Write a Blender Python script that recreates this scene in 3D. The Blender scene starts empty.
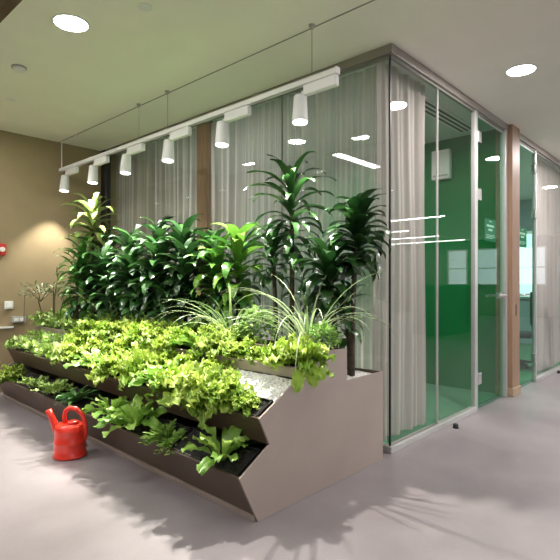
import bpy, math, random
from mathutils import Vector, Matrix
R = random.Random(7)
PI = math.pi
COL = bpy.context.scene.collection

# ------------------------------------------------------------------ camera model (560 x 560 frame)
F, HY = 493.0, 284.0
YAW = math.atan((735 - 280) / F)
S_, C_ = math.sin(YAW), math.cos(YAW)
CAM = (-3.1206, -1.8109, 1.2)
H = 2.9                      # ceiling height

def y_at(u, x):              # y of the pixel column u on the plane x
    r = (u - 280) / F
    t = (x - CAM[0]) / (S_ * r + C_)
    return CAM[1] + t * (-C_ * r + S_)

# ------------------------------------------------------------------ materials
def mat(name, rgb, rough=0.5, metal=0.0, noise=0.0, nscale=8.0, bump=0.0, bscale=40.0, spec=0.5, emit=None, estr=0.0, stretch=None, coat=0.0):
    m = bpy.data.materials.new(name); m.use_nodes = True
    nt = m.node_tree; b = nt.nodes['Principled BSDF']
    b.inputs['Base Color'].default_value = (*rgb, 1)
    b.inputs['Roughness'].default_value = rough
    b.inputs['Metallic'].default_value = metal
    b.inputs['Specular IOR Level'].default_value = spec
    b.inputs['Coat Weight'].default_value = coat
    if emit:
        b.inputs['Emission Color'].default_value = (*emit, 1)
        b.inputs['Emission Strength'].default_value = estr
    tc = nt.nodes.new('ShaderNodeTexCoord')
    mp = nt.nodes.new('ShaderNodeMapping')
    nt.links.new(tc.outputs['Object'], mp.inputs['Vector'])
    if stretch: mp.inputs['Scale'].default_value = stretch
    if noise:
        n = nt.nodes.new('ShaderNodeTexNoise'); n.inputs['Scale'].default_value = nscale; n.inputs['Detail'].default_value = 6
        r = nt.nodes.new('ShaderNodeValToRGB')
        r.color_ramp.elements[0].position = 0.3; r.color_ramp.elements[1].position = 0.7
        r.color_ramp.elements[0].color = (*[c * (1 - noise) for c in rgb], 1)
        r.color_ramp.elements[1].color = (*[min(1, c * (1 + noise)) for c in rgb], 1)
        nt.links.new(mp.outputs['Vector'], n.inputs['Vector'])
        nt.links.new(n.outputs['Fac'], r.inputs['Fac']); nt.links.new(r.outputs['Color'], b.inputs['Base Color'])
    if bump:
        n2 = nt.nodes.new('ShaderNodeTexNoise'); n2.inputs['Scale'].default_value = bscale
        bp = nt.nodes.new('ShaderNodeBump'); bp.inputs['Strength'].default_value = bump; bp.inputs['Distance'].default_value = 0.01
        nt.links.new(mp.outputs['Vector'], n2.inputs['Vector'])
        nt.links.new(n2.outputs['Fac'], bp.inputs['Height']); nt.links.new(bp.outputs['Normal'], b.inputs['Normal'])
    return m

def leaf_mat(name, dark, light, rough=0.4, trans=0.3, spec=0.5, tint=None):
    """leaf colour runs from dark to light by the per-leaf attribute 'tone'"""
    m = bpy.data.materials.new(name); m.use_nodes = True
    nt = m.node_tree; b = nt.nodes['Principled BSDF']; out = nt.nodes['Material Output']
    at = nt.nodes.new('ShaderNodeAttribute'); at.attribute_name = 'tone'
    oi = nt.nodes.new('ShaderNodeObjectInfo')
    mx = nt.nodes.new('ShaderNodeMix'); mx.data_type = 'RGBA'
    nt.links.new(at.outputs['Fac'], mx.inputs['Factor'])
    mx.inputs['A'].default_value = (*dark, 1); mx.inputs['B'].default_value = (*light, 1)
    hs = nt.nodes.new('ShaderNodeHueSaturation')
    mr = nt.nodes.new('ShaderNodeMapRange'); mr.inputs['To Min'].default_value = 0.8; mr.inputs['To Max'].default_value = 1.2
    nt.links.new(oi.outputs['Random'], mr.inputs['Value']); nt.links.new(mr.outputs['Result'], hs.inputs['Value'])
    nt.links.new(mx.outputs['Result'], hs.inputs['Color'])
    nt.links.new(hs.outputs['Color'], b.inputs['Base Color'])
    b.inputs['Roughness'].default_value = rough; b.inputs['Specular IOR Level'].default_value = spec
    tr = nt.nodes.new('ShaderNodeBsdfTranslucent'); nt.links.new(hs.outputs['Color'], tr.inputs['Color'])
    ms = nt.nodes.new('ShaderNodeMixShader'); ms.inputs['Fac'].default_value = trans
    nt.links.new(b.outputs['BSDF'], ms.inputs[1]); nt.links.new(tr.outputs['BSDF'], ms.inputs[2])
    nt.links.new(ms.outputs['Shader'], out.inputs['Surface'])
    return m

def glass_mat(name, tint, ior=1.5):
    m = bpy.data.materials.new(name); m.use_nodes = True
    nt = m.node_tree; nt.nodes.remove(nt.nodes['Principled BSDF']); out = nt.nodes['Material Output']
    t = nt.nodes.new('ShaderNodeBsdfTransparent'); t.inputs['Color'].default_value = (*tint, 1)
    g = nt.nodes.new('ShaderNodeBsdfGlossy'); g.inputs['Roughness'].default_value = 0.0
    lw = nt.nodes.new('ShaderNodeLayerWeight'); lw.inputs['Blend'].default_value = 0.5
    pw = nt.nodes.new('ShaderNodeMath'); pw.operation = 'POWER'; pw.inputs[1].default_value = 5.0
    fr = nt.nodes.new('ShaderNodeMapRange'); fr.inputs['To Min'].default_value = ((ior - 1) / (ior + 1))**2; fr.inputs['To Max'].default_value = 0.55
    nt.links.new(lw.outputs['Facing'], pw.inputs[0]); nt.links.new(pw.outputs[0], fr.inputs['Value'])
    ms = nt.nodes.new('ShaderNodeMixShader')
    nt.links.new(fr.outputs['Result'], ms.inputs['Fac']); nt.links.new(t.outputs['BSDF'], ms.inputs[1]); nt.links.new(g.outputs['BSDF'], ms.inputs[2])
    nt.links.new(ms.outputs['Shader'], out.inputs['Surface'])
    return m

def sheer_mat(name, rgb, see=0.12):
    m = bpy.data.materials.new(name); m.use_nodes = True
    nt = m.node_tree; nt.nodes.remove(nt.nodes['Principled BSDF']); out = nt.nodes['Material Output']
    tc = nt.nodes.new('ShaderNodeTexCoord'); mp = nt.nodes.new('ShaderNodeMapping'); mp.inputs['Scale'].default_value = (60, 60, 0.6)
    n = nt.nodes.new('ShaderNodeTexNoise'); n.inputs['Scale'].default_value = 1.0
    r = nt.nodes.new('ShaderNodeValToRGB')
    r.color_ramp.elements[0].position = 0.3; r.color_ramp.elements[1].position = 0.7
    r.color_ramp.elements[0].color = (*[c * 0.9 for c in rgb], 1); r.color_ramp.elements[1].color = (*[c * 1.06 for c in rgb], 1)
    nt.links.new(tc.outputs['Object'], mp.inputs['Vector']); nt.links.new(mp.outputs['Vector'], n.inputs['Vector']); nt.links.new(n.outputs['Fac'], r.inputs['Fac'])
    d = nt.nodes.new('ShaderNodeBsdfDiffuse'); tl = nt.nodes.new('ShaderNodeBsdfTranslucent'); tp = nt.nodes.new('ShaderNodeBsdfTransparent')
    nt.links.new(r.outputs['Color'], d.inputs['Color']); nt.links.new(r.outputs['Color'], tl.inputs['Color'])
    a = nt.nodes.new('ShaderNodeMixShader'); a.inputs['Fac'].default_value = 0.35
    nt.links.new(d.outputs['BSDF'], a.inputs[1]); nt.links.new(tl.outputs['BSDF'], a.inputs[2])
    c = nt.nodes.new('ShaderNodeMixShader')
    lw = nt.nodes.new('ShaderNodeLayerWeight'); lw.inputs['Blend'].default_value = 0.5    # sheer weave closes up where it turns edge-on
    mr = nt.nodes.new('ShaderNodeMapRange'); mr.inputs['From Min'].default_value = 0.0; mr.inputs['From Max'].default_value = 0.75; mr.inputs['To Min'].default_value = see; mr.inputs['To Max'].default_value = see * 0.05
    nt.links.new(lw.outputs['Facing'], mr.inputs['Value']); nt.links.new(mr.outputs['Result'], c.inputs['Fac'])
    nt.links.new(a.outputs['Shader'], c.inputs[1]); nt.links.new(tp.outputs['BSDF'], c.inputs[2])
    nt.links.new(c.outputs['Shader'], out.inputs['Surface'])
    return m

M = {
 'ceiling': mat('ceiling_paint', (0.86, 0.825, 0.725), 0.8, noise=0.02, nscale=3),
 'office_ceiling': mat('office_ceiling_paint', (0.6, 0.66, 0.61), 0.8),
 'tan': mat('tan_wall_paint', (0.30, 0.225, 0.125), 0.75, noise=0.05, nscale=6, bump=0.1, bscale=120),
 'hallwall': mat('hall_wall_paint', (0.16, 0.15, 0.13), 0.8),
 'floor': None,
 'carpet': mat('green_carpet', (0.055, 0.20, 0.10), 0.9, noise=0.15, nscale=60, bump=0.3, bscale=300),
 'greenwall': mat('green_wall_paint', (0.006, 0.16, 0.045), 0.7, spec=0.15, noise=0.05, nscale=4),
 'bluewall': mat('pale_blue_wall_paint', (0.38, 0.45, 0.5), 0.8),
 'alu': mat('brushed_aluminium', (0.62, 0.62, 0.6), 0.35, metal=0.6, noise=0.04, nscale=20),
 'alu_brown': mat('taupe_metal_rail', (0.32, 0.29, 0.26), 0.4, metal=0.5),
 'dark': mat('dark_seal', (0.015, 0.015, 0.015), 0.5),
 'darkbrown': mat('dark_brown_frame', (0.022, 0.017, 0.013), 0.5),
 'wood': mat('brown_wood_veneer', (0.30, 0.185, 0.115), 0.5, noise=0.22, nscale=5, stretch=(14, 14, 0.7)),
 'woodpale': mat('pale_wood_foot', (0.40, 0.29, 0.19), 0.5, noise=0.15, nscale=6),
 'fascia': mat('dark_wood_fascia', (0.10, 0.058, 0.030), 0.5, noise=0.3, nscale=4, stretch=(6, 0.8, 6)),
 'planter': mat('taupe_coated_steel', (0.40, 0.325, 0.285), 0.42, metal=0.25, noise=0.06, nscale=2.5, spec=0.5),
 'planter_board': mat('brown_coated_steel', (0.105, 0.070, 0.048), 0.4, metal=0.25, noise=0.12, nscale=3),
 'soil': mat('dark_soil', (0.012, 0.010, 0.009), 0.9, noise=0.5, nscale=60, bump=1.0, bscale=90),
 'tray': mat('black_plastic_tray', (0.012, 0.012, 0.013), 0.3),
 'white': mat('white_coated_metal', (0.78, 0.78, 0.75), 0.4),
 'whiteplastic': mat('white_plastic', (0.75, 0.74, 0.70), 0.45),
 'greyplastic': mat('grey_plastic', (0.35, 0.35, 0.33), 0.5),
 'steel': mat('satin_steel', (0.7, 0.7, 0.7), 0.25, metal=0.9),
 'cable': mat('steel_cable', (0.25, 0.26, 0.22), 0.4, metal=0.4),
 'lens': mat('lit_lamp_lens', (0.9, 0.9, 0.85), 0.4, emit=(1, 0.98, 0.92), estr=9.0),
 'down': mat('lit_downlight_diffuser', (0.9, 0.9, 0.9), 0.4, emit=(1, 0.99, 0.97), estr=24.0),
 'linear': mat('lit_linear_diffuser', (0.9, 0.9, 0.9), 0.4, emit=(1, 0.99, 0.97), estr=40.0),
 'day': mat('daylit_window', (0.8, 0.85, 0.9), 0.3, emit=(0.80, 0.92, 1.0), estr=1.3),
 'red': mat('red_glossy_plastic', (0.75, 0.035, 0.018), 0.28, coat=0.4, bump=0.12, bscale=18, noise=0.06, nscale=10),
 'redalarm': mat('red_alarm_plastic', (0.55, 0.03, 0.025), 0.35),
 'sign': mat('green_sign_sheet', (0.10, 0.27, 0.19), 0.5),
 'signwhite': mat('white_print', (0.85, 0.88, 0.85), 0.5),
 'cane': mat('grey_brown_cane', (0.075, 0.06, 0.038), 0.8, noise=0.4, nscale=30, bump=0.6, bscale=60),
 'twig': mat('dry_twig', (0.13, 0.10, 0.06), 0.8, noise=0.2, nscale=20),
 'rubber': mat('black_rubber', (0.012, 0.012, 0.012), 0.5),
 'desk': mat('green_laminate', (0.05, 0.16, 0.08), 0.5),
 'chairfab': mat('black_chair_fabric', (0.015, 0.015, 0.016), 0.8),
 'curtain': sheer_mat('sheer_grey_curtain', (0.72, 0.69, 0.66), 0.48),
 'curtain_side': sheer_mat('taupe_curtain_cloth', (0.64, 0.58, 0.55), 0.14),
 'glass': glass_mat('clear_glass', (0.975, 0.98, 0.975), 1.42),
 'glass_green': glass_mat('green_tinted_glass', (0.68, 0.90, 0.80), 1.42),
 'frilly': leaf_mat('yellow_green_lettuce_leaf', (0.19, 0.34, 0.03), (0.54, 0.66, 0.13), 0.38, 0.30),
 'romaine': leaf_mat('fresh_green_leaf', (0.14, 0.33, 0.04), (0.40, 0.60, 0.12), 0.35, 0.28),
 'frizz': leaf_mat('mid_green_leaf', (0.17, 0.34, 0.05), (0.46, 0.60, 0.17), 0.42, 0.25),
 'strap': leaf_mat('deep_green_leaf', (0.05, 0.17, 0.035), (0.16, 0.36, 0.09), 0.35, 0.2),
 'dracaena': leaf_mat('glossy_dark_leaf', (0.013, 0.052, 0.012), (0.055, 0.155, 0.035), 0.30, 0.12, 0.8),
 'dracaena_bright': leaf_mat('lime_striped_leaf', (0.03, 0.15, 0.025), (0.20, 0.42, 0.05), 0.28, 0.2, 0.7),
 'dracaena_lemon': leaf_mat('lemon_variegated_leaf', (0.06, 0.17, 0.03), (0.50, 0.60, 0.18), 0.3, 0.2, 0.7),
 'spider': leaf_mat('pale_striped_blade', (0.20, 0.32, 0.12), (0.55, 0.65, 0.38), 0.35, 0.25),
 'ball': leaf_mat('round_shrub_leaf', (0.14, 0.32, 0.05), (0.44, 0.62, 0.18), 0.4, 0.2),
 'olive': leaf_mat('grey_green_leaf', (0.12, 0.17, 0.08), (0.34, 0.40, 0.22), 0.45, 0.2),
}

def floor_material():
    m = bpy.data.materials.new('polished_grey_concrete'); m.use_nodes = True
    nt = m.node_tree; b = nt.nodes['Principled BSDF']
    tc = nt.nodes.new('ShaderNodeTexCoord')
    n1 = nt.nodes.new('ShaderNodeTexNoise'); n1.inputs['Scale'].default_value = 1.3; n1.inputs['Detail'].default_value = 8; n1.inputs['Roughness'].default_value = 0.6
    n2 = nt.nodes.new('ShaderNodeTexNoise'); n2.inputs['Scale'].default_value = 120
    r = nt.nodes.new('ShaderNodeValToRGB'); r.color_ramp.elements[0].position = 0.32; r.color_ramp.elements[1].position = 0.68
    r.color_ramp.elements[0].color = (0.19, 0.168, 0.175, 1); r.color_ramp.elements[1].color = (0.275, 0.245, 0.255, 1)
    mx = nt.nodes.new('ShaderNodeMix'); mx.data_type = 'RGBA'; mx.blend_type = 'OVERLAY'; mx.inputs['Factor'].default_value = 0.12
    for n in (n1, n2): nt.links.new(tc.outputs['Object'], n.inputs['Vector'])
    nt.links.new(n1.outputs['Fac'], r.inputs['Fac']); nt.links.new(r.outputs['Color'], mx.inputs['A']); nt.links.new(n2.outputs['Fac'], mx.inputs['B'])
    nt.links.new(mx.outputs['Result'], b.inputs['Base Color'])
    rr = nt.nodes.new('ShaderNodeMapRange'); rr.inputs['To Min'].default_value = 0.3; rr.inputs['To Max'].default_value = 0.5
    nt.links.new(n1.outputs['Fac'], rr.inputs['Value']); nt.links.new(rr.outputs['Result'], b.inputs['Roughness'])
    return m
M['floor'] = floor_material()

def gravel_material():
    m = bpy.data.materials.new('white_gravel'); m.use_nodes = True
    nt = m.node_tree; b = nt.nodes['Principled BSDF']; b.inputs['Roughness'].default_value = 0.8
    tc = nt.nodes.new('ShaderNodeTexCoord'); v = nt.nodes.new('ShaderNodeTexVoronoi'); v.inputs['Scale'].default_value = 75
    r = nt.nodes.new('ShaderNodeValToRGB'); r.color_ramp.elements[0].color = (0.93, 0.92, 0.90, 1); r.color_ramp.elements[1].color = (0.45, 0.44, 0.42, 1)
    r.color_ramp.elements[0].position = 0.45; r.color_ramp.elements[1].position = 0.95
    bp = nt.nodes.new('ShaderNodeBump'); bp.invert = True; bp.inputs['Distance'].default_value = 0.01
    nt.links.new(tc.outputs['Object'], v.inputs['Vector']); nt.links.new(v.outputs['Distance'], r.inputs['Fac'])
    nt.links.new(r.outputs['Color'], b.inputs['Base Color']); nt.links.new(v.outputs['Distance'], bp.inputs['Height']); nt.links.new(bp.outputs['Normal'], b.inputs['Normal'])
    return m
M['gravel'] = gravel_material()

# ------------------------------------------------------------------ mesh building
class MB:
    def __init__(s): s.v = []; s.f = []; s.tone = []; s.t = 0.5
    def add(s, vs, fs):
        o = len(s.v); s.v += [tuple(v) for v in vs]; s.tone += [s.t] * len(vs)
        s.f += [tuple(i + o for i in f) for f in fs]
        return s
    def box(s, x0, x1, y0, y1, z0, z1):
        return s.add([(x0,y0,z0),(x1,y0,z0),(x1,y1,z0),(x0,y1,z0),(x0,y0,z1),(x1,y0,z1),(x1,y1,z1),(x0,y1,z1)],
                     [(0,3,2,1),(4,5,6,7),(0,1,5,4),(1,2,6,5),(2,3,7,6),(3,0,4,7)])
    def prism(s, poly, a, b, fn):
        """poly of (p,q) extruded from a to b; fn(p,q,t) -> xyz"""
        n = len(poly)
        vs = [fn(p, q, a) for p, q in poly] + [fn(p, q, b) for p, q in poly]
        fs = [tuple(range(n)), tuple(range(2 * n - 1, n - 1, -1))]
        fs += [(i, i + n, (i + 1) % n + n, (i + 1) % n) for i in range(n)]
        return s.add(vs, fs)
    def lathe(s, prof, c=(0,0,0), n=24, mtx=None, cap=True):
        vs = []; fs = []
        for r, z in prof:
            for k in range(n):
                a = 2 * PI * k / n; vs.append(Vector((r * math.cos(a), r * math.sin(a), z)))
        for i in range(len(prof) - 1):
            for k in range(n):
                k2 = (k + 1) % n; fs.append((i*n+k, i*n+k2, (i+1)*n+k2, (i+1)*n+k))
        if cap:
            fs.append(tuple(range(n - 1, -1, -1))); fs.append(tuple(range((len(prof)-1)*n, len(prof)*n)))
        if mtx: vs = [mtx @ v for v in vs]
        return s.add([v + Vector(c) for v in vs], fs)
    def tube(s, pts, rad, n=8):
        pts = [Vector(p) for p in pts]; rs = rad if isinstance(rad, (list, tuple)) else [rad] * len(pts)
        vs = []; fs = []; up = None
        for i, p in enumerate(pts):
            d = (pts[min(i+1, len(pts)-1)] - pts[max(i-1, 0)]).normalized()
            if up is None: up = Vector((0,0,1)) if abs(d.z) < 0.9 else Vector((1,0,0))
            x = d.cross(up).normalized(); y = x.cross(d).normalized(); up = y
            for k in range(n):
                a = 2*PI*k/n; vs.append(p + rs[i]*(math.cos(a)*x + math.sin(a)*y))
        for i in range(len(pts)-1):
            for k in range(n):
                k2 = (k+1) % n; fs.append((i*n+k, i*n+k2, (i+1)*n+k2, (i+1)*n+k))
        fs.append(tuple(range(n-1,-1,-1))); fs.append(tuple(range((len(pts)-1)*n, len(pts)*n)))
        return s.add(vs, fs)
    def leaf(s, base, az, L, W, el, droop, nseg=7, nw=2, fold=0.25, ruffle=0.0, waves=3.0, shape='lance', twist=0.0, curl=0.0):
        """a leaf blade: starts at base, heads out at azimuth az and elevation el, droops over its length"""
        p = Vector(base); e = el; vs = []; fs = []; ph = R.uniform(0, 6.28)
        side0 = Vector((-math.sin(az), math.cos(az), 0)); m = 2 * nw + 1
        for i in range(nseg + 1):
            t = i / nseg
            d = Vector((math.cos(az)*math.cos(e), math.sin(az)*math.cos(e), math.sin(e)))
            nrm = side0.cross(d).normalized() * -1
            nrm = d.cross(side0).normalized()
            tw = twist * t
            side = side0 * math.cos(tw) + nrm * math.sin(tw); nn = d.cross(side).normalized()
            if shape == 'lance': w = W * (math.sin(PI * min(1, 0.12 + 0.88*t))**0.75 if t < 1 else 0.02)
            elif shape == 'blade': w = W * (1 - t)**0.6 if t < 1 else W*0.02
            else:
                w = W * ((0.25 + 0.75*math.sin(PI*(0.05 + 0.62*t))) if shape == 'round' else (0.20 + 0.95*max(0, t-0.15)))
                if t > 0.62: w *= max(0.22, math.sqrt(max(0, 1 - ((t-0.62)/0.40)**2)))
            for j in range(m):
                q = (j - nw) / nw
                off = fold * abs(q) * w * 0.5
                if ruffle: off += ruffle * L * (abs(q)**1.6) * (0.3 + t) * math.sin(waves*2*PI*t + ph + (2.1 if q > 0 else 0)) + ruffle*0.35*L*t*math.sin(7*q + ph)
                vs.append(p + side * (q * w * 0.5) + nn * off)
            p = p + d * (L / nseg); e -= droop / nseg * (0.5 + t)
        for i in range(nseg):
            for j in range(m - 1):
                a = i*m + j; fs.append((a, a+1, a+m+1, a+m))
        return s.add(vs, fs)
    def build(s, name, material, parent=None, smooth=False, bevel=0.0, loc=None, link=True):
        me = bpy.data.meshes.new(name); me.from_pydata(s.v, [], s.f); me.update()
        me.materials.append(material)
        if smooth:
            for p in me.polygons: p.use_smooth = True
        if len(set(s.tone)) > 1:
            at = me.attributes.new('tone', 'FLOAT', 'POINT'); at.data.foreach_set('value', s.tone)
        o = bpy.data.objects.new(name, me); COL.objects.link(o)
        if parent: o.parent = parent
        if loc: o.location = loc
        if bevel:
            b = o.modifiers.new('bevel', 'BEVEL'); b.width = bevel; b.segments = 2; b.limit_method = 'ANGLE'
        return o

def struct(o): o['kind'] = 'structure'; return o
def tag(o, label, cat, group=None, kind=None):
    o['label'] = label; o['category'] = cat
    if group: o['group'] = group
    if kind: o['kind'] = kind
    return o
def empty(name, loc=(0,0,0), rz=0):
    o = bpy.data.objects.new(name, None); COL.objects.link(o); o.location = loc; o.rotation_euler.z = rz
    o.empty_display_size = 0.1
    return o
ORD = ['first','second','third','fourth','fifth','sixth','seventh','eighth','ninth','tenth','eleventh','twelfth','thirteenth','fourteenth','fifteenth','sixteenth']

# ------------------------------------------------------------------ room shell
YW = 4.15
struct(MB().box(-9, 16, -10, YW, -0.1, 0).build('floor', M['floor']))
struct(MB().box(-2.0, 16, -10, YW, H, H + 0.1).build('ceiling', M['ceiling']))
struct(MB().box(-9, -2.1, -10, YW, 3.5, 3.6).build('ceiling_upper', M['ceiling']))
struct(MB().box(-2.1, -2.0, -10, YW, H - 0.005, 3.5).build('trim_1', M['fascia']))
struct(MB().box(-9.1, 0.0, YW, YW + 0.12, -0.1, 3.6).build('wall_back', M['tan']))
struct(MB().box(-9.1, -9, -10, YW, -0.1, 3.6).build('wall_west', M['hallwall']))
struct(MB().box(-9.1, 16.1, -10.12, -10, -0.1, 3.6).build('wall_south', M['hallwall']))
struct(MB().box(16, 16.12, -10, YW, -0.1, 3.6).build('wall_east', M['hallwall']))
# shadow gap in the ceiling along the track
struct(MB().box(-0.577, -0.565, -0.6, YW, H - 0.002, H + 0.002).build('trim_2', M['cable']))

# added hall windows, unseen behind the camera, as fill light for room and reflections
def fill_window(name, x0, x1, z0, z1, n):
    fr = MB()
    for k in range(n + 1):
        x = x0 + (x1 - x0) * k / n; fr.box(x - 0.03, x + 0.03, -10.0, -9.93, z0, z1)
    fr.box(x0, x1, -10, -9.93, z0 - 0.05, z0); fr.box(x0, x1, -10, -9.93, z1, z1 + 0.05)
    w = struct(fr.build(name, M['alu']))
    MB().box(x0, x1, -9.985, -9.975, z0, z1).build('pane', M['day'], w)
fill_window('window_10', -6.5, -1.0, 0.9, 2.5, 5)
fill_window('window_11', 1.5, 5.5, 0.9, 2.3, 4)
fill_window('window_12', 8.0, 13.0, 0.9, 2.3, 5)

for name, a, b_ in (('window_13',-6.6,-5.9),('window_14',-5.45,-4.75),('window_15',-4.2,-3.1)):
    fr = MB().box(15.93, 16, a-0.05, a, 1.15, 2.55).box(15.93, 16, b_, b_+0.05, 1.15, 2.55).box(15.93, 16, a, b_, 1.15, 1.2).box(15.93, 16, a, b_, 2.5, 2.55)
    fr.box(15.94, 16, a, b_, 1.78, 1.82)
    w = struct(fr.build(name, M['alu'])); MB().box(15.97, 15.98, a, b_, 1.2, 2.5).build('pane', M['day'], w)
# office shell behind the glass
struct(MB().box(0.06, 7.5, 0.06, YW, 0.0, 0.006).build('floor_office', M['carpet']))
struct(MB().box(0.06, 7.5, 0.06, YW, H - 0.012, H - 0.001).build('ceiling_office', M['office_ceiling']))
struct(MB().box(2.43, 2.53, 0.10, YW, 0.006, H - 0.012).build('wall_partition', M['greenwall']))
struct(MB().box(0.0, 2.43, YW, YW + 0.1, 0, H).build('wall_office_back', M['tan']))
struct(MB().box(2.53, 7.5, YW, YW + 0.1, 0, H).build('wall_meeting_back', M['bluewall']))
struct(MB().box(7.5, 7.6, 0.0, YW, 0, H).build('wall_meeting_east', M['bluewall']))
w = struct(MB().box(7.45, 7.5, 1.0, 1.05, 0.95, 2.2).box(7.45, 7.5, 2.5, 2.55, 0.95, 2.2).box(7.45, 7.5, 1.75, 1.78, 0.95, 2.2).box(7.45, 7.5, 1.0, 2.55, 0.9, 0.95).box(7.45, 7.5, 1.0, 2.55, 2.2, 2.25).build('window_9', M['alu']))
MB().box(7.485, 7.495, 1.0, 2.55, 0.95, 2.2).build('pane', M['day'], w)

# ------------------------------------------------------------------ glass partition
G = 0.012
def pane(name, x0, x1, y0, y1, m=None, z0=0.045, z1=2.835):
    return struct(MB().box(x0, x1, y0, y1, z0, z1).build(name, M[m or 'glass']))
pane('window_1', -G/2, G/2, 0.008, 1.043)
pane('window_2', -G/2, G/2, 1.049, 2.06)
pane('window_3', -G/2, G/2, 2.27, 4.05)
pane('window_4', 0.012, 0.753, -G/2, G/2)
pane('window_5', 0.759, 1.515, -G/2, G/2)
pane('window_6', 3.48, 4.70, -G/2, G/2)
pane('window_7', 4.706, 7.4, -G/2, G/2)
# rails
struct(MB().box(-0.035, 0.035, -0.035, 4.15, 2.835, H).build('trim_3', M['alu_brown'], bevel=0.003))
struct(MB().box(0.035, 7.5, -0.035, 0.035, 2.835, H).build('trim_4', M['alu_brown'], bevel=0.003))
struct(MB().box(-0.03, 0.03, -0.03, 4.15, 0, 0.045).build('trim_5', M['alu'], bevel=0.003))
struct(MB().box(0.03, 1.53, -0.03, 0.03, 0, 0.045).box(3.42, 7.5, -0.03, 0.03, 0, 0.045).build('trim_6', M['alu'], bevel=0.003))
# inner dark line below the top rails
struct(MB().box(-0.012, 0.012, 0.0, 4.1, 2.815, 2.835).build('trim_7', M['cable']))
struct(MB().box(0.0, 7.4, -0.012, 0.012, 2.815, 2.835).build('trim_8', M['cable']))
# seals
struct(MB().box(-0.006, 0.006, -0.006, 0.006, 0.045, 2.835).build('trim_9', M['dark']))
struct(MB().box(-0.008, 0.008, 1.041, 1.051, 0.045, 2.835).build('trim_10', M['cable']))
struct(MB().box(0.751, 0.761, -0.008, 0.008, 0.045, 2.835).build('trim_11', M['alu']))
struct(MB().box(-0.04, 0.04, 4.05, 4.149, 0.0, H).build('trim_12', M['darkbrown']))
# mullions and jambs
struct(MB().box(1.522, 1.548, -0.02, 0.02, 0, 2.86).box(1.556, 1.592, -0.018, 0.02, 0, 2.86).build('trim_13', M['alu'], bevel=0.004))
struct(MB().box(2.338, 2.39, -0.03, 0.03, 0, 2.86).build('trim_14', M['alu'], bevel=0.004))
struct(MB().box(3.43, 3.475, -0.022, 0.022, 0, 2.86).build('trim_15', M['alu'], bevel=0.004))
struct(MB().box(2.655, 2.685, -0.03, 0.03, 0, 2.86).build('trim_16', M['alu'], bevel=0.004))
struct(MB().box(4.700, 4.712, -0.01, 0.01, 0.045, 2.835).build('trim_17', M['cable']))
# wooden columns
c1 = struct(MB().box(2.40, 2.64, -0.075, 0.10, 0.09, H).build('column_1', M['wood'], bevel=0.004))
MB().box(2.39, 2.65, -0.085, 0.10, 0, 0.09).build('column_foot', M['woodpale'], c1, bevel=0.004)
MB().box(2.50, 2.525, -0.079, -0.074, 0.86, 0.98).build('keyhole_plate', M['darkbrown'], c1)
c2 = struct(MB().box(0.015, 0.075, 2.08, 2.25, 0.0, H - 0.07).build('column_2', M['wood'], bevel=0.004))
MB().box(-0.02, 0.075, 2.06, 2.27, H - 0.07, H).build('column_cap', M['darkbrown'], c2)

def door(name, x0, x1, hinge, lever_x, lever_dir, sx):
    d = struct(empty(name, (x0, 0, 0)))
    w = x1 - x0
    MB().box(0.006, w - 0.006, -0.006, 0.006, 0.012, 2.80).build('glass_leaf', M['glass_green'], d)
    MB().box(0.0, 0.008, -0.008, 0.008, 0.012, 2.80).box(w-0.008, w, -0.008, 0.008, 0.012, 2.80).box(0, w, -0.008, 0.008, 2.795, 2.812).build('edge_strip', M['alu'], d)
    for z in (0.30, 2.05, 2.60):
        hx = 0.02 if hinge < 0 else w - 0.02
        hb = MB().box(hx - 0.035, hx + 0.035, -0.030, 0.02, z - 0.055, z + 0.055)
        h = hb.build('hinge', M['steel'], d, bevel=0.004)
    hd = MB()
    lx = lever_x - x0; q = Matrix.Rotation(PI/2, 4, 'X')
    for sgn in (-1, 1):
        y = sgn * 0.055
        hd.lathe([(0.026, -0.008), (0.026, 0.008)], (lx, sgn * 0.014, 1.08), 20, q)
        hd.tube([(lx, sgn*0.01, 1.08), (lx, y, 1.08), (lx + 0.02*lever_dir, y + sgn*0.006, 1.08), (lx + 0.24*lever_dir, y + sgn*0.004, 1.08)], 0.013, 10)
    hd.box(lx - 0.09, lx + 0.06, -0.018, 0.018, 1.05, 1.11)
    hd.build('lever_handle', M['steel'], d, smooth=False)
    # printed room sign on the leaf
    sg = MB().box(sx - x0 - 0.15, sx - x0 + 0.15, 0.0065, 0.0095, 1.63, 1.855).build('door_sign', M['sign'], d)
    t = MB()
    cx = sx - x0
    for (a, b, z, hh) in ((-0.10, 0.10, 1.775, 0.022), (-0.055, 0.055, 1.735, 0.022), (-0.11, 0.11, 1.69, 0.006), (-0.11, 0.11, 1.675, 0.006), (-0.11, 0.05, 1.66, 0.006), (-0.03, 0.03, 1.825, 0.012)):
        t.box(cx + a, cx + b, 0.0055, 0.0064, z, z + hh)
    t.build('sign_print', M['signwhite'], sg)
    return d
door('door_1', 1.603, 2.333, -1, 2.27, -1, 1.985)
door('door_2', 2.69, 3.425, 1, 2.77, 1, 3.01)

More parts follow.
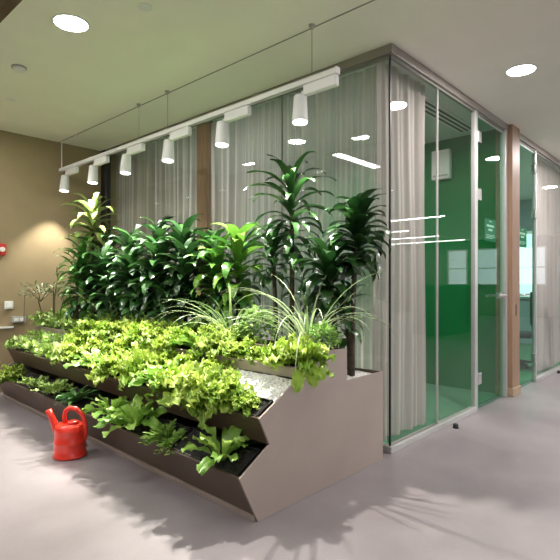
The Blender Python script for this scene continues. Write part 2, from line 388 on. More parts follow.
# ------------------------------------------------------------------ curtains
rd = empty('reception_desk', (8.6, -3.4, 0))
MB().box(-1.1, 1.1, -0.35, 0.35, 0.02, 1.15).build('counter_body', M['rubber'], rd)
MB().box(-1.15, 1.15, -0.40, 0.40, 1.15, 1.19).build('counter_top', M['desk'], rd)
tag(rd, 'dark reception desk with green top, mirrored in the glass door', 'desk')
def curtain(name, along, a0, a1, off, amp, wave, m, label, z0=0.03, z1=2.882):
    mb = MB(); n = int((a1 - a0) / 0.007); rows = 14; vs = []; fs = []
    ph = [R.uniform(0, 6.28) for _ in range(4)]
    for r in range(rows + 1):
        z = z0 + (z1 - z0) * r / rows
        for i in range(n + 1):
            a = a0 + (a1 - a0) * i / n
            k = 1 - 0.4 * (r / rows)
            w1 = 0.6 + 0.4*math.sin(4.3*a + ph[2]); w2 = 0.55 + 0.45*math.sin(7.1*a + ph[1])
            d = amp * k * (0.8*w1*math.sin(2*PI*a/wave + ph[0] + 1.9*math.sin(3.1*a + ph[1]) + 0.15*z) + 0.6*w2*math.sin(2*PI*a/(wave*0.53) + ph[2] + 1.2*math.sin(5.3*a+ph[3]) + 0.4*z) + 0.14*math.sin(2*PI*a/(wave*0.27) + ph[3] + 0.5*z)) + 0.010*math.sin(1.7*z + 5*a + ph[3])
            b = a + 0.25 * amp * math.cos(2*PI*a/wave + ph[0]) 
            vs.append((off + d, b, z) if along == 'y' else (b, off + d, z))
    for r in range(rows):
        for i in range(n):
            q = r*(n+1) + i; fs.append((q, q+1, q+n+2, q+n+1))
    mb.add(vs, fs)
    return tag(mb.build(name, m, smooth=True), label, 'curtain', 'curtains behind the glass partition')
curtain('curtain', 'y', 0.205, 2.22, 0.165, 0.042, 0.21, M['curtain'], 'grey sheer pleated curtain behind the tallest dracaena, beside the glass corner')
curtain('curtain', 'y', 2.26, 4.13, 0.165, 0.042, 0.22, M['curtain'], 'grey sheer curtain behind the dense foliage, between wooden column and tan wall')
curtain('curtain', 'x', 0.02, 0.79, 0.13, 0.038, 0.17, M['curtain_side'], 'gathered taupe curtain panel just inside the glass corner, beside the green room')
curtain('curtain', 'x', 3.93, 7.0, 0.13, 0.034, 0.2, M['curtain_side'], 'pinkish grey curtain beyond the farther glass door')

# ------------------------------------------------------------------ office fittings
v = empty('ceiling_vent', (0.25, 0.24, H - 0.02))
vf = MB().box(0, 2.0, 0, 0.20, -0.004, 0.006).build('vent_frame', M['whiteplastic'], v)
for k in range(3):
    MB().box(0.02, 1.98, 0.03 + 0.055*k, 0.055 + 0.055*k, -0.006, -0.0035).build('slot', M['dark'], vf)
tag(v, 'long ceiling air vent with three black slots inside the green room', 'vent')
b = empty('wall_box', (2.43, 0.60, 2.42))
MB().box(-0.07, 0, 0, 0.22, 0, 0.34).build('casing', M['whiteplastic'], b, bevel=0.01)
MB().box(-0.074, -0.069, 0.02, 0.20, 0.03, 0.05).build('slot', M['greyplastic'], b)
tag(b, 'small white box mounted high on the dark green wall', 'wall box')
t = empty('meeting_table', (4.6, 1.35, 0.006))
MB().lathe([(0.55, 0.71), (0.56, 0.72), (0.56, 0.735), (0.55, 0.74)], n=40).build('tabletop', M['white'], t)
MB().lathe([(0.04, 0.02), (0.035, 0.71)]).build('pedestal', M['steel'], t)
MB().lathe([(0.28, 0.0), (0.27, 0.015), (0.05, 0.03)], n=32).build('base', M['steel'], t)
tag(t, 'round white table seen through the farther glass door', 'table')
c = empty('office_chair', (4.45, 0.55, 0.006), 0.3)
MB().box(-0.23, 0.23, -0.23, 0.23, 0.43, 0.50).build('seat', M['chairfab'], c, bevel=0.03)
MB().box(-0.21, 0.21, -0.26, -0.21, 0.60, 1.08).build('backrest', M['chairfab'], c, bevel=0.03)
MB().box(-0.03, 0.03, -0.255, -0.23, 0.42, 0.62).build('back_support', M['rubber'], c)
MB().tube([(0,0,0.08),(0,0,0.43)], 0.03).build('column', M['steel'], c)
for k in range(5):
    a = 2*PI*k/5
    MB().tube([(0,0,0.09),(0.28*math.cos(a),0.28*math.sin(a),0.06)], [0.025,0.015]).lathe([(0.0,-0.025),(0.025,-0.015),(0.025,0.015),(0.0,0.025)], (0.28*math.cos(a),0.28*math.sin(a),0.028), 10).build('leg', M['rubber'], c)
tag(c, 'black office chair beside the round white table behind the glass', 'chair')

# ------------------------------------------------------------------ planter
Y0, SH, LEN = -0.045, 0.03, 3.92
def W(x, s, z): return (x + SH * s, Y0 + s, z)
PROF = [(-1.370,0),(-1.370,0.012),(-1.497,0.252),(-1.286,0.371),(-1.361,0.518),(-1.046,0.686),(-1.108,0.80),(-0.903,0.815),(-0.595,0.80),(-0.595,0.604),(-0.17,0.604),(-0.17,0)]
PROF = [(-1.370,0.0),(-1.497,0.252),(-1.286,0.371),(-1.361,0.518),(-1.046,0.686),(-1.072,0.738),(-0.905,0.815),(-0.595,0.80),(-0.595,0.604),(-0.17,0.604),(-0.17,0.0)]
pl = empty('stepped_planter', W(-0.9, 0, 0))
def PW(x, s, z): a = W(x, s, z); b = pl.location; return (a[0]-b[0], a[1]-b[1], a[2])
MB().prism(PROF, 0, 0.012, lambda p, q, t: PW(p, t, q)).build('end_panel', M['planter'], pl, bevel=0.002)
MB().prism(PROF, LEN - 0.012, LEN, lambda p, q, t: PW(p, t, q)).build('end_panel', M['planter'], pl)
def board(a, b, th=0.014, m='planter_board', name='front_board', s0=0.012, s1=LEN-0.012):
    dx, dz = b[0]-a[0], b[1]-a[1]; l = math.hypot(dx, dz); nx, nz = dz/l*th, -dx/l*th
    if nx < 0: nx, nz = -nx, -nz
    return MB().prism([a, b, (b[0]+nx, b[1]+nz), (a[0]+nx, a[1]+nz)], s0, s1, lambda p, q, t: PW(p, t, q)).build(name, M[m], pl, bevel=0.002)
board((-1.368, 0.002), (-1.495, 0.250)); board((-1.286, 0.366), (-1.359, 0.517)); board((-1.046, 0.672), (-1.071, 0.737), m='planter')  # third-tier board takes the lighter coat, painting in the light on it
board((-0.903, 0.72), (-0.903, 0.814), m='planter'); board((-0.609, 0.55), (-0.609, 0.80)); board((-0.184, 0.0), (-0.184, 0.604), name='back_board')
MB().prism([(-1.392,0.0),(-1.372,0.0),(-1.379,0.034),(-1.405,0.034)], 0.012, LEN-0.012, lambda p,q,t: PW(p,t,q)).build('plinth_strip', M['planter'], pl, bevel=0.003)
def bed(a, b, name, m, s0=0.014, s1=LEN-0.014, amp=0.006, nx=6):
    mb = MB(); ns = int((s1-s0)/0.03); vs = []; fs = []
    for i in range(ns+1):
        for j in range(nx+1):
            t = j/nx; k = s0+(s1-s0)*i/ns
            vs.append(PW(a[0]+(b[0]-a[0])*t, k, a[1]+(b[1]-a[1])*t + R.uniform(-amp, amp)))
    for i in range(ns):
        for j in range(nx):
            q = i*(nx+1)+j; fs.append((q, q+nx+1, q+nx+2, q+1))
    o = mb.add(vs, fs).build(name, m, pl, smooth=True); o['kind'] = 'stuff'; return o
bed((-1.478,0.226),(-1.292,0.320),'soil',M['soil'])
bed((-1.345,0.486),(-1.20,0.560),'soil',M['soil'])
bed((-1.215,0.572),(-1.046,0.668),'gravel',M['gravel'], amp=0.004, nx=8)
bed((-1.062,0.715),(-0.905,0.760),'soil',M['soil'])
bed((-0.89,0.765),(-0.61,0.765),'soil',M['soil'])
bed((-0.595,0.585),(-0.185,0.585),'gravel',M['gravel'], amp=0.004, nx=10)
tag(pl, 'long stepped taupe metal planter full of salad greens and tropical plants', 'planter')
def tray(s0, s1, x0, z0, x1, z1, label):
    """shallow black plastic tray sunk into a tier, following its slope"""
    mb = MB(); g = 0.006; hgt = 0.028
    dx, dz = x1-x0, z1-z0; l = math.hypot(dx, dz); ux, uz = dx/l, dz/l; nx, nz = -uz, ux
    def P(a, s, n): return W(x0 + ux*a + nx*n, s, z0 + uz*a + nz*n)
    for (a0, a1, p0, p1, n1) in ((0,l,s0,s1,0.006),(0,g,s0,s1,hgt),(l-g,l,s0,s1,hgt),(g,l-g,s0,s0+g,hgt),(g,l-g,s1-g,s1,hgt)):
        vs = [P(a,s,n) for n in (0,n1) for (a,s) in ((a0,p0),(a1,p0),(a1,p1),(a0,p1))]
        mb.add(vs, [(0,3,2,1),(4,5,6,7),(0,1,5,4),(1,2,6,5),(2,3,7,6),(3,0,4,7)])
    t = mb.build('planting_tray', M['tray'])
    mb = MB(); vs = []; fs = []
    for i in range(13):
        for j in range(7):
            vs.append(P(g+(l-2*g)*j/6, s0+g+(s1-s0-2*g)*i/12, 0.015+R.uniform(-0.004,0.005)))
    for i in range(12):
        for j in range(6):
            q=i*7+j; fs.append((q,q+7,q+8,q+1))
    mb.add(vs, fs).build('potting_soil', M['soil'], t, smooth=True)['kind'] = 'stuff'
    tag(t, label, 'tray', 'black planting trays in the planter')
tray(0.03, 0.62, -1.472, 0.238, -1.315, 0.322, 'black plastic tray at the near end of the lowest planter tier')
tray(0.03, 0.62, -1.338, 0.500, -1.218, 0.562, 'black plastic tray at the near end of the second planter tier')

# ------------------------------------------------------------------ leafy plants
def lettuce_mesh(kind, r):
    mb = MB()
    if kind == 'frilly':
        for k in range(64):
            q = k / 64; az = k * 2.399 + R.uniform(-.5,.5)
            el = 0.15 + 1.25*q + R.uniform(-.3,.3); L = r*(1.18 - 0.30*q)*R.uniform(.7,1.2)
            mb.t = min(1, max(0, 0.15 + 0.5*q + R.uniform(-.4,.4)))
            rr = 0.05*R.random()
            mb.leaf((rr*math.cos(az), rr*math.sin(az), 0.04*q), az, L, r*R.uniform(.32,.50), el, R.uniform(.7,1.6), 14, 3, 0.15, 0.13, R.uniform(3.6,4.8), 'round', R.uniform(-.8,.8))
    elif kind == 'romaine':
        for k in range(20):
            q = k / 20; az = k * 2.399 + R.uniform(-.3,.3)
            el = 0.40 + 0.95*q + R.uniform(-.2,.2); L = r*(1.3 - 0.2*q)*R.uniform(.8,1.15)
            mb.t = min(1, max(0, 0.3 + 0.4*q + R.uniform(-.35,.35)))
            mb.leaf((0.015*math.cos(az), 0.015*math.sin(az), 0), az, L, r*0.60, el, 1.1, 8, 3, 0.28, 0.07, 2.4, 'spoon', R.uniform(-.5,.5))
    elif kind == 'frizz':
        for k in range(60):
            q = R.random(); az = R.uniform(0, 6.283); rr = r*0.6*math.sqrt(R.random())
            mb.t = R.random()
            mb.leaf((rr*math.cos(az), rr*math.sin(az), R.uniform(0,.4)*r), az + R.uniform(-.6,.6), r*R.uniform(.45,.8), r*0.26, R.uniform(.2,1.3), 1.0, 5, 2, 0.2, 0.14, 2.0, 'round', R.uniform(-.6,.6))
    elif kind == 'strap':
        for k in range(26):
            q = k / 26; az = k*2.399 + R.uniform(-.3,.3); mb.t = R.random()
            mb.leaf((0.01*math.cos(az), 0.01*math.sin(az), 0), az, r*R.uniform(.9,1.35), r*0.28, 0.3 + 0.9*q, 1.1, 7, 2, 0.35, 0.02, 2, 'lance', R.uniform(-.3,.3))
    elif kind == 'herb':
        for k in range(34):
            az = R.uniform(0,6.283); el = R.uniform(0.1,0.9); L = r*R.uniform(.6,1.25)
            d = Vector((math.cos(az)*math.cos(el), math.sin(az)*math.cos(el), math.sin(el)))
            for j in range(9):
                t = 0.3 + 0.7*j/8; p = d*L*t; p.z -= 0.35*L*t*t
                mb.t = R.random()
                mb.leaf(p, az + (1 if j % 2 else -1)*R.uniform(.4,1.1), r*0.26, r*0.10, R.uniform(-.1,.6), 0.6, 3, 1, 0.2, 0, 1, 'lance')
            mb.t = 0.4; mb.tube([(0,0,0), tuple(d*L*0.5 - Vector((0,0,0.09*L))), tuple(d*L - Vector((0,0,0.35*L)))], 0.0018, 4)
    elif kind == 'ball':
        for k in range(420):
            z = R.uniform(-0.55, 1); a = R.uniform(0, 6.283); q = math.sqrt(max(0, 1-z*z)); rr = r*R.uniform(.72,1)
            mb.t = R.random()
            mb.leaf((rr*q*math.cos(a), rr*q*math.sin(a), r*0.6 + rr*z), a + R.uniform(-.8,.8), r*0.27, r*0.17, math.asin(z)*0.7 + R.uniform(-.3,.6), 0.9, 3, 1, 0.3, 0, 1, 'round')
    me = mb.build('salad_plant', M['romaine' if kind == 'herb' else kind], smooth=True)
    d = me.data; bpy.data.objects.remove(me); return d
LM = {k: [lettuce_mesh(k, 1.0 * 0.16) for _ in range(n)] for k, n in (('frilly',5),('romaine',3),('frizz',3),('strap',1),('herb',1),('ball',2))}
DESC = {'frilly':('frilly_lettuce','frilly yellow-green lettuce','lettuce'), 'romaine':('romaine_lettuce','smooth broad-leaved green lettuce','lettuce'),
        'frizz':('curly_endive','curly mid-green endive','endive'), 'strap':('chard_plant','deep green strap-leaved chard','chard'),
        'herb':('feathery_herb','low feathery green herb spilling over the edge','herb'), 'ball':('round_shrub','clipped round green shrub','shrub')}
def plant(kind, u, x, z, r, where, i, yoff=0.0, ph=0.0):
    y = y_at(u, x)
    for _ in range(3): y = y_at(u, x + SH*(y-Y0))
    n, d, cat = DESC[kind]
    me = R.choice(LM[kind])
    o = bpy.data.objects.new(n, me); COL.objects.link(o)
    s = r / 0.16
    o.location = (x + SH*(y-Y0), y + yoff, z); o.rotation_euler = (R.uniform(-.12,.12), R.uniform(-.22,.0), R.uniform(0,6.283)); o.scale = (s, s, s*R.uniform(.85,1.05))
    tag(o, f'{d} {where}, {ORD[i]} from near end', cat, f'salad plants {where}')
    return o
T1 = [(222,'romaine',.145),(168,'herb',.14),(136,'romaine',.15),(112,'romaine',.135),(76,'strap',.135),(54,'frizz',.125),(36,'frizz',.11),(12,'frilly',.11)]
for i,(u,k,r) in enumerate(T1): plant(k,u,-1.43,0.275,r*1.12,'on lowest planter tier',i)
T2 = [(246,'frilly',.07),(226,'frilly',.135),(206,'frilly',.16),(182,'frilly',.15),(162,'romaine',.15),(140,'frilly',.15),(117,'frilly',.14),(96,'romaine',.14),(76,'frilly',.16),(56,'frizz',.15),(38,'frizz',.15),(22,'frizz',.14)]
for i,(u,k,r) in enumerate(T2): plant(k,u,-1.30,0.535,r*1.12,'along the front of second planter tier',i)
T2B = [(215,'frilly',.13),(190,'frilly',.13),(168,'frilly',.13),(146,'frilly',.14),(122,'frilly',.14),(100,'frilly',.14),(80,'frilly',.14),(60,'frizz',.15),(42,'frizz',.14)]
for i,(u,k,r) in enumerate(T2B): plant(k,u,-1.13,0.61,r,'along the back of second planter tier',i)
T3 = [(299,'frilly',.155),(279,'frilly',.10),(261,'frilly',.09),(242,'frilly',.115),(220,'frilly',.15),(200,'romaine',.15),(181,'frilly',.15),(162,'frilly',.14),(145,'frilly',.15),(127,'frilly',.14),(110,'frilly',.15),(94,'frilly',.15),(78,'frizz',.15),(61,'frizz',.17),(47,'frizz',.18)]
for i,(u,k,r) in enumerate(T3): plant(k,u,-0.985,0.735,r*1.02,'on the third planter tier',i)
T4 = [(323,'ball',.10),(258,'ball',.13),(238,'frilly',.12),(216,'frilly',.13),(194,'romaine',.15),(172,'frilly',.14),(152,'frilly',.14),(134,'frilly',.13),(116,'frilly',.14),(100,'romaine',.14),(84,'frizz',.14),(70,'frizz',.17),(59,'frizz',.17)]
for i,(u,k,r) in enumerate(T4): plant(k,u,-0.78,0.785 + (0.03 if k == 'ball' else 0),r,'in the raised box of the planter',i)

# ------------------------------------------------------------------ spider plants
def spider(u, x, n, L, label, el0=0.5, fixed=()):
    y = y_at(u, x); o = empty('spider_plant', (x + SH*(y-Y0), y, 0.765))
    mb = MB()
    for k in range(n):
        az = k*2.399 + R.uniform(-.4,.4); mb.t = R.random()
        mb.leaf((0.012*math.cos(az),0.012*math.sin(az),0.0), az, L*R.uniform(.7,1.15), 0.018, R.uniform(el0,1.45), R.uniform(1.2,2.6), 12, 1, 0.5, 0, 1, 'blade')
    for (az, l, el, dr) in fixed:
        mb.t = R.random(); mb.leaf((0,0,0), az, l, 0.020, el, dr, 14, 1, 0.5, 0, 1, 'blade')
    mb.build('blades', M['spider'], o, smooth=True)
    MB().lathe([(0.03,-0.01),(0.028,0.02),(0.012,0.05)], n=10).build('crown', M['strap'], o, smooth=True)
    tag(o, label, 'spider plant', 'spider plants in the raised box of the planter')
toR = math.atan2(-C_, S_)      # azimuth pointing to picture right
spider(308, -0.72, 36, 0.72, 'largest spider plant with arching blades, near the planter end panel', 0.75, [(toR+0.1,0.66,1.35,4.2),(toR-0.4,0.70,1.3,3.8),(toR+0.3,0.80,1.2,2.2),(toR+3.0,0.80,1.25,1.9),(toR+2.6,0.85,1.3,2.6),(toR+0.9,0.75,1.45,1.2)])
spider(228, -0.72, 26, 0.66, 'spider plant with thin arching blades, between lettuces at mid planter', 0.85, [(toR+3.1,0.70,1.0,1.4),(toR+2.9,0.72,0.9,1.9)])
spider(97, -0.74, 20, 0.66, 'spider plant at the far end of the planter, near tan wall', 1.0)

# ------------------------------------------------------------------ dracaenas
def crown(mb, top, down, n, L, Wd, tones, el_top=1.5, el_bot=-0.1, droop=2.0):
    """leaves spiralling down a cane from top over a length"""
    for k in range(n):
        q = k / max(1, n-1); az = k*2.399 + R.uniform(-.35,.35)
        p = (top[0]+0.012*math.cos(az), top[1]+0.012*math.sin(az), top[2]-down*q)
        mb.t = min(1,max(0,R.uniform(*tones)))
        mb.leaf(p, az, L*(0.75+0.35*math.sin(PI*min(1,q+0.25)))*R.uniform(.85,1.12), Wd*R.uniform(.85,1.15), el_top+(el_bot-el_top)*q**0.7+R.uniform(-.15,.15), droop*R.uniform(.7,1.3), 9, 1, 0.28, 0.012, 2, 'lance', R.uniform(-.4,.4))
def dracaena(u, x, z0, canes, label, m='dracaena', tones=(0.0,1.0)):
    y = y_at(u, x)
    o = empty('dracaena', (x, y, z0))
    for (dx, dy, ztop, lx, ly, crowns) in canes:
        h = ztop - z0
        pts = [(dx+lx*t*t, dy+ly*t*t, h*t - 0.01) for t in (0,.2,.4,.6,.8,1)]
        cane = MB().tube(pts, [0.020,0.018,0.017,0.016,0.015,0.012], 8).build('cane', M['cane'], o, smooth=True)
        for (t, down, n, L, Wd) in crowns:
            n = int(n*1.35); L *= 0.9; Wd *= 1.3; mb = MB(); crown(mb, (dx+lx*t*t, dy+ly*t*t, h*t), down, n, L, Wd, tones)
            mb.build('leaf_crown', M[m], cane, smooth=True)
    return tag(o, label, 'dracaena', 'dracaenas in the planter')
ZT, ZB = 0.585, 0.765
# tallest, two canes
dracaena(292, -0.42, ZT, [(0,0,1.94,0.0,0.0,[(1.0,0.52,42,0.36,0.042)]), (-0.06,0.10,1.50,-0.02,0.02,[(1.0,0.26,26,0.27,0.045)]), (0.05,-0.06,1.12,0.03,-0.04,[(1.0,0.30,20,0.27,0.045)])],
         'tallest dracaena with bare cane, in front of the sheer curtain', tones=(0.0,0.9))
# nearest the corner
dracaena(352, -0.37, ZT, [(0,0,1.66,0.03,-0.03,[(1.0,0.36,46,0.265,0.07)]), (-0.08,0.07,1.36,-0.02,0.05,[(1.0,0.30,36,0.29,0.065)]), (0.02,0.03,1.08,0.0,0.05,[(1.0,0.25,16,0.24,0.045)])],
         'dark drooping dracaena closest to the glass corner', tones=(-0.3,0.7))
# bright striped one
dracaena(238, -0.48, ZT, [(0,0,1.50,0,0,[(1.0,0.5,38,0.36,0.07)]), (-0.05,0.14,1.38,0,0.05,[(1.0,0.4,30,0.33,0.06)])],
         'lime-striped dracaena next to the tallest one', 'dracaena_bright', (0.0,1.0))
dracaena(212, -0.44, ZT, [(0,0,1.50,0,0.02,[(1.0,0.55,36,0.34,0.066)]), (-0.08,-0.16,1.18,0,-0.05,[(1.0,0.4,28,0.30,0.06)])],
         'dark bushy dracaena in front of the wooden column', tones=(-0.2,0.9))
dense = [(186,'bushy dark dracaena just behind the wooden column, with upright tips',0.0),(160,'broad bushy dark dracaena in the middle of the dense foliage',0.03),(133,'bushy dark dracaena, second nearest the tan wall in the dense foliage',-0.04),(108,'bushy dark dracaena nearest the tan wall, beside the lemon-leaved one',0.0)]
for u, lab, dz in dense:
    dracaena(u, -0.46, ZT, [(0,0,1.62+dz,0,0.03,[(1.0,0.6,40,0.35,0.07)]), (-0.14,-0.18,1.42+dz,-0.02,-0.04,[(1.0,0.5,36,0.33,0.066)]), (-0.12,0.2,1.28+dz,-0.02,0.05,[(1.0,0.45,34,0.32,0.066)]), (-0.16,0.02,1.12,-0.03,0.0,[(1.0,0.3,22,0.28,0.06)])],
             lab, tones=(-0.2,1.0))
dracaena(93, -0.55, ZT, [(0,0,1.98,0,0,[(1.0,0.35,32,0.36,0.06)])], 'tall lemon-variegated dracaena rising beside the tan wall', 'dracaena_lemon', (0.1,1.0))
dracaena(84, -0.68, ZB, [(0,0,1.55,0,0,[(1.0,0.6,38,0.33,0.05)]), (-0.1,-0.05,1.35,0,0,[(1.0,0.4,26,0.30,0.045)])], 'leafy green dracaena in front of the lemon-variegated one', 'dracaena_bright', (0.0,0.6))

# ------------------------------------------------------------------ far end of the planter: olive sapling, reeds, support
o = empty('olive_sapling', (-0.93, 3.78, 0.77))
MB().tube([(0,0,0),(0.02,0.02,0.12),(-0.02,0,0.24),(0.0,0,0.34)], [0.009,0.008,0.006,0.004], 6).build('trunk', M['twig'], o, smooth=True)
mb = MB()
for k in range(130):
    a = R.uniform(0,6.283); rr = math.sqrt(R.random()); p = (0.20*rr*math.cos(a), 0.16*rr*math.sin(a), 0.36+R.uniform(-.07,.07))
    mb.t = R.random(); mb.leaf(p, a+R.uniform(-1,1), 0.065, 0.018, R.uniform(-.3,1.1), 0.5, 4, 1, 0.3, 0, 1, 'lance')
mb.build('foliage', M['olive'], o, smooth=True)
tb = MB()
for k in range(9):
    a = k*0.7; tb.tube([(0,0,0.24),(0.09*math.cos(a),0.08*math.sin(a),0.32),(0.17*math.cos(a),0.14*math.sin(a),0.37)], [0.004,0.003,0.002], 5)
tb.build('branch_cluster', M['twig'], o)
tag(o, 'small grey-green olive sapling at the far end of the planter', 'sapling')
r_ = empty('dry_reed', (-0.80, 3.72, 0.77))
MB().tube([(0,0,0),(0.0,0.01,0.25),(0.03,0.0,0.50),(0.04,0,0.56)], [0.005,0.005,0.004,0.003], 6).build('stem', M['twig'], r_)
MB().tube([(0.03,0,0.5),(0.02,0,0.56),(0.025,0,0.62)], [0.006,0.010,0.005], 8).build('seed_head', M['twig'], r_)
MB().tube([(0.02,0,0.0),(0.10,-0.05,0.35),(0.16,-0.10,0.50),(0.24,-0.15,0.44),(0.30,-0.2,0.20)], [0.004,0.004,0.0035,0.003,0.002], 6).build('bent_blade', M['spider'], r_)
tag(r_, 'thin dry reed standing against the tan wall beside the sapling', 'reed')
s_ = empty('plant_support', (-0.84, 3.66, 0.77))
MB().tube([(0,0,0),(0,0,0.40)], 0.008, 8).build('post', M['twig'], s_)
MB().tube([(0,0,0.36),(-0.28,0.05,0.31)], 0.005, 6).build('crossbar', M['twig'], s_)
MB().tube([(-0.28,0.05,0.31),(-0.285,0.06,0.02)], 0.004, 6).build('post', M['twig'], s_)
tag(s_, 'thin brown stick frame supporting plants at the far planter end', 'plant support')

# ------------------------------------------------------------------ watering can
wc = empty('watering_can', (-1.585, 1.60, 0), toR)   # local +x = picture right
MB().lathe([(0.100,0.0),(0.112,0.006),(0.113,0.016),(0.108,0.024),(0.105,0.10),(0.108,0.106),(0.104,0.113),(0.100,0.18),(0.103,0.187),(0.100,0.195),(0.097,0.215),(0.086,0.226),(0.060,0.232),(0.02,0.230)], n=40).build('body', M['red'], wc, smooth=True)
MB().tube([(-0.078,0,0.13),(-0.096,0,0.18),(-0.110,-0.004,0.23),(-0.128,-0.010,0.28),(-0.146,-0.016,0.325)], [0.026,0.027,0.024,0.021,0.023], 16).build('spout', M['red'], wc, smooth=True)
MB().tube([(-0.035,0.0,0.220),(-0.040,0,0.275),(-0.030,0,0.315),(0.0,0,0.335),(0.045,0,0.328),(0.085,0,0.29),(0.103,0,0.235),(0.108,0,0.17),(0.098,0,0.12)], [0.017,0.016,0.016,0.016,0.016,0.016,0.016,0.016,0.017], 14).build('handle', M['red'], wc, smooth=True)
MB().lathe([(0.040,0.225),(0.040,0.242),(0.030,0.250),(0.0,0.252)], (0.025,-0.01,0), 20).build('filler_cap', M['red'], wc, smooth=True)
tag(wc, 'red plastic watering can on the floor beside the planter', 'watering can')

# ------------------------------------------------------------------ door stops, wall fittings
def stop(x, y, lab):
    o = MB().lathe([(0.024,0),(0.026,0.006),(0.022,0.012),(0.022,0.030),(0.018,0.036),(0.0,0.038)], n=16).build('door_stop', M['rubber'], smooth=True); o.location = (x, y, 0.0)
    tag(o, lab, 'door stop', 'black floor door stops')
stop(0.893, -0.10, 'small black door stop on the floor before the first glass panels')
stop(4.30, -0.07, 'small black door stop on the floor near the pinkish curtain')
a = empty('fire_alarm_switch', (-1.165, YW, 1.58))
ac = MB().box(-0.13, 0, -0.045, 0, -0.065, 0.065).build('casing', M['redalarm'], a, bevel=0.012)
MB().lathe([(0.028,0),(0.028,0.012),(0.02,0.016)], (-0.045,-0.044,0), 18, Matrix.Rotation(PI/2,4,'X')).build('button', M['whiteplastic'], ac)['label'] = 'round white button'
tag(a, 'red fire alarm box on the tan wall', 'fire alarm')
l = empty('light_switch', (-1.13, YW, 0.965))
lp = MB().box(-0.045,0.045,-0.012,0,-0.045,0.045).build('plate', M['whiteplastic'], l, bevel=0.004)
MB().box(-0.028,0.028,-0.017,-0.011,-0.028,0.028).build('rocker', M['white'], lp, bevel=0.002)
tag(l, 'white light switch on the tan wall', 'light switch')
l = empty('socket_box', (-1.03, YW, 0.80))
MB().box(-0.075,0.075,-0.025,0,-0.035,0.035).build('casing', M['greyplastic'], l, bevel=0.004)
MB().box(-0.055,-0.005,-0.029,-0.024,-0.02,0.02).box(0.005,0.055,-0.029,-0.024,-0.02,0.02).build('flap', M['whiteplastic'], l)
tag(l, 'grey double socket box low on the tan wall', 'socket')
struct(MB().box(-3.0,-1.085,YW-0.02,YW,0.708,0.728).build('trim_18', M['whiteplastic']))

# ------------------------------------------------------------------ track lighting
TX, TZ = -0.60, 2.54
tr = empty('track_rail', (TX, 0.03, TZ))
MB().box(-0.018,0.018,0,4.02,0.004,0.02).box(-0.018,-0.010,0,4.02,-0.018,0.004).box(0.010,0.018,0,4.02,-0.018,0.004).build('rail', M['white'], tr, bevel=0.002)
MB().box(-0.010,0.010,0.005,4.015,0.0,0.004).build('conductor_channel', M['dark'], tr)
MB().box(-0.02,0.02,-0.012,0.0,-0.02,0.022).build('end_cap', M['white'], tr)
for y in (0.20, 1.836, 2.30):
    MB().tube([(0,y,0.02),(0,y,H-TZ-0.02)], 0.0022, 6).build('suspension_cable', M['cable'], tr)
    MB().lathe([(0.022,0.0),(0.022,-0.006),(0.010,-0.026)], (0,y,H-TZ), 14).build('ceiling_mount', M['greyplastic'], tr)
MB().tube([(0,3.98,0.02),(0,3.98,H-TZ)], 0.006, 8).build('feed_rod', M['white'], tr)
tag(tr, 'white suspended lighting track running above the planter', 'lighting track')
LAMP_T = math.radians(6)
def track_lamp(y, lab, w):
    o = empty('track_spotlight', (TX, y, TZ - 0.02))
    MB().box(-0.022,0.022,-0.21,0.055,-0.072,-0.001).build('driver_box', M['white'], o, bevel=0.008)
    MB().tube([(0,0.04,-0.04),(0,0.075,-0.045),(0,0.09,-0.07)], 0.012, 10).build('swivel_arm', M['white'], o)
    q = Matrix.Rotation(LAMP_T, 4, 'Y') @ Matrix.Rotation(math.radians(-4), 4, 'X')
    hp = (0,0.095,-0.062)
    hd = MB().lathe([(0.0,0.0),(0.038,0.0),(0.044,-0.006),(0.054,-0.175),(0.054,-0.185),(0.050,-0.185),(0.048,-0.172)], hp, 28, q, cap=False).build('lamp_head', M['white'], o, smooth=False)
    MB().lathe([(0.0,-0.174),(0.049,-0.174)], hp, 24, q, cap=False).build('lens', M['lens'], hd)['label'] = 'glowing white lens'
    tag(o, lab, 'track spotlight', 'spotlights on the lighting track')
    ld = bpy.data.lights.new('spot', 'SPOT'); ld.energy = w; ld.spot_size = math.radians(84); ld.spot_blend = 0.55; ld.shadow_soft_size = 0.022; ld.color = (1.0, 0.96, 0.86)
    lo = bpy.data.objects.new('track_spot_light', ld); COL.objects.link(lo)
    d = q @ Vector((0,0,-1)); lo.location = Vector((TX, y, TZ-0.02)) + Vector(hp) + d*0.19
    lo.rotation_euler = d.to_track_quat('-Z','Y').to_euler()
SPOT_W = 190
labs = ['white track spotlight at the near end of the lighting track','white track spotlight, second from the near end of the track','white track spotlight, third from the near end of the track','white track spotlight, third from the tan wall end of the track','white track spotlight, second from the tan wall end of the track','white track spotlight closest to the tan wall']
for y, lab in zip((0.235,1.03,1.75,2.46,3.13,3.82), labs): track_lamp(y, lab, SPOT_W * (0.45 if y > 3.5 else 1))

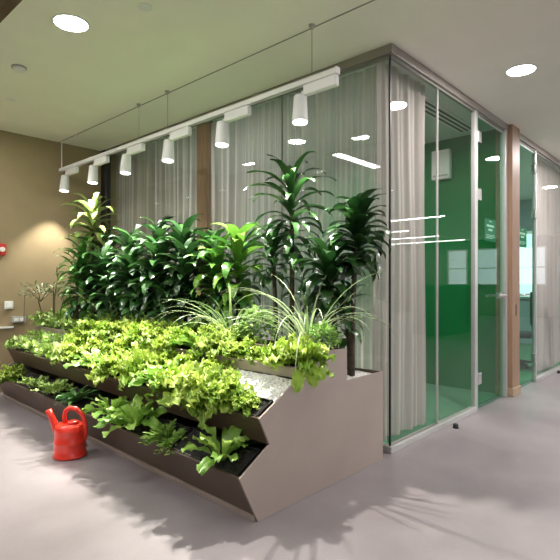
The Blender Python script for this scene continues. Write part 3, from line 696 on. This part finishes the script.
# ------------------------------------------------------------------ ceiling fittings and lights
def light(kind, loc, energy, size=0.3, color=(1,1,1), sy=None, rot=(0,0,0), spread=None):
    ld = bpy.data.lights.new('lamp', 'AREA'); ld.energy = energy; ld.size = size; ld.color = color
    ld.shape = kind
    if sy: ld.size_y = sy
    if spread: ld.spread = spread
    lo = bpy.data.objects.new('ceiling_lamp_light', ld); COL.objects.link(lo); lo.location = loc; lo.rotation_euler = rot
DOWN_W = 6
def downlight(x, y, lab=None, z=H, w=None, col=(1, 0.98, 0.95)):
    o = empty('downlight', (x, y, z))
    bz = MB().lathe([(0.118,0.0),(0.118,-0.004),(0.104,-0.007),(0.102,-0.003)], n=40, cap=False).build('bezel', M['white'], o)
    MB().lathe([(0.0,-0.004),(0.103,-0.004)], n=40, cap=False).build('diffuser', M['down'], bz)
    tag(o, lab or 'round recessed downlight in the ceiling of the hall', 'downlight', 'round ceiling downlights')
    light('DISK', (x, y, z - 0.012), w or DOWN_W, 0.2, col)
downlight(-1.684, 1.367, 'round recessed downlight nearest the dark wood fascia, above the planter front')
downlight(1.056, -0.562, 'round recessed downlight in the ceiling outside the green room', w=30, col=(1, 0.91, 0.90))
for x, y in ((-1.65,3.22),(-1.65,-0.56)): downlight(x, y)
for x, y in ((3.72,-0.56),(6.4,-0.56),(9.1,-0.56)): downlight(x, y, w=26, col=(1, 0.91, 0.90))
downlight(1.3, 2.0, 'round recessed downlight inside the green room', H - 0.012, 34)
downlight(4.6, 1.6, 'round recessed downlight inside the room beyond the wooden column', H - 0.012, 60)
sd = empty('smoke_detector', (-1.669, 2.311, H))
MB().lathe([(0.055,0),(0.055,-0.012)], n=28).build('base', M['greyplastic'], sd)
MB().lathe([(0.046,-0.012),(0.046,-0.020),(0.040,-0.034),(0.020,-0.040)], n=28).build('sensor_head', M['whiteplastic'], sd)
tag(sd, 'round smoke detector on the ceiling beyond the downlight', 'smoke detector')
def cover(x, y, r, lab):
    o = MB().lathe([(r,0),(r,-0.004),(r*0.8,-0.008),(0,-0.008)], n=24).build('ceiling_cover', M['whiteplastic']); o.location = (x, y, H); tag(o, lab, 'ceiling cover', 'small round ceiling covers')
cover(-1.459, 0.85, 0.045, 'small white round ceiling cover nearest the camera, beside the downlight')
cover(-1.468, 3.078, 0.045, 'small white round ceiling cover close to the tan wall, beyond the smoke detector')
cover(-0.566, 3.714, 0.022, 'tiny grey ceiling cap on the ceiling groove near the tan wall')

def linear(name, x0, x1, y0, y1, z, w, k):
    o = struct(MB().box(x0, x1, y0, y1, z, z + 0.06).build(name, M['white']))
    MB().box(x0+0.008, x1-0.008, y0+0.008, y1-0.008, z - 0.004, z).build('diffuser', M['linear'], o)
    light('RECTANGLE', ((x0+x1)/2, (y0+y1)/2, z - 0.01), w, x1-x0, (1,0.98,0.96), y1-y0)
HALL_W = 24
linear('ceiling_lamp_1', -4.6, -2.3, 2.84, 3.0, 3.30, HALL_W, 0)
for k, (x, y0, y1) in enumerate(((8.2,-6.5,-3.3),(10.6,-8.5,-5.5),(12.8,-8.5,-5.5),(14.8,-9.5,-5.5),(4.5,-5.6,-2.6),(0.6,-5.4,-2.4))):
    linear(f'ceiling_lamp_{k+2}', x-0.05, x+0.05, y0, y1, H - 0.07, HALL_W, k)
for k, (x, y) in enumerate(((-5.5,-3),(-5.5,1))):
    linear(f'ceiling_lamp_{k+10}', x-0.06, x+0.06, y-1.5, y+1.5, 3.3, HALL_W*0.7, k)  # extra linear lamps added as general fill over the unseen hall
# fill light added at the made-up hall windows
for x, wd, e in ((-3.7,5.5,14),(3.5,4,30),(10.5,5,30)):
    light('RECTANGLE', (x,-9.9,1.7), e, wd, (0.9,0.96,1.0), 1.5, (PI/2,0,0))

# ------------------------------------------------------------------ camera, world, view
cd = bpy.data.cameras.new('camera'); cam = bpy.data.objects.new('camera', cd); COL.objects.link(cam)
cam.location = CAM; cam.rotation_euler = (PI/2, 0, -math.atan2(C_, S_))
cd.sensor_width = 36; cd.lens = 36 * F / 560; cd.shift_y = 4 / 560; cd.clip_start = 0.05
sc = bpy.context.scene; sc.camera = cam
wd = bpy.data.worlds.new('world'); sc.world = wd; wd.use_nodes = True
wd.node_tree.nodes['Background'].inputs['Color'].default_value = (0.5, 0.5, 0.5, 1); wd.node_tree.nodes['Background'].inputs['Strength'].default_value = 0.1
vs = sc.view_settings; vs.view_transform = 'Standard'; vs.look = 'None'; vs.gamma = 1; vs.use_curve_mapping = False; vs.exposure = 0.42
sc.cycles.max_bounces = 12; sc.cycles.diffuse_bounces = 5; sc.cycles.transparent_max_bounces = 24; sc.cycles.sample_clamp_indirect = 4
sc.cycles.use_denoising = True
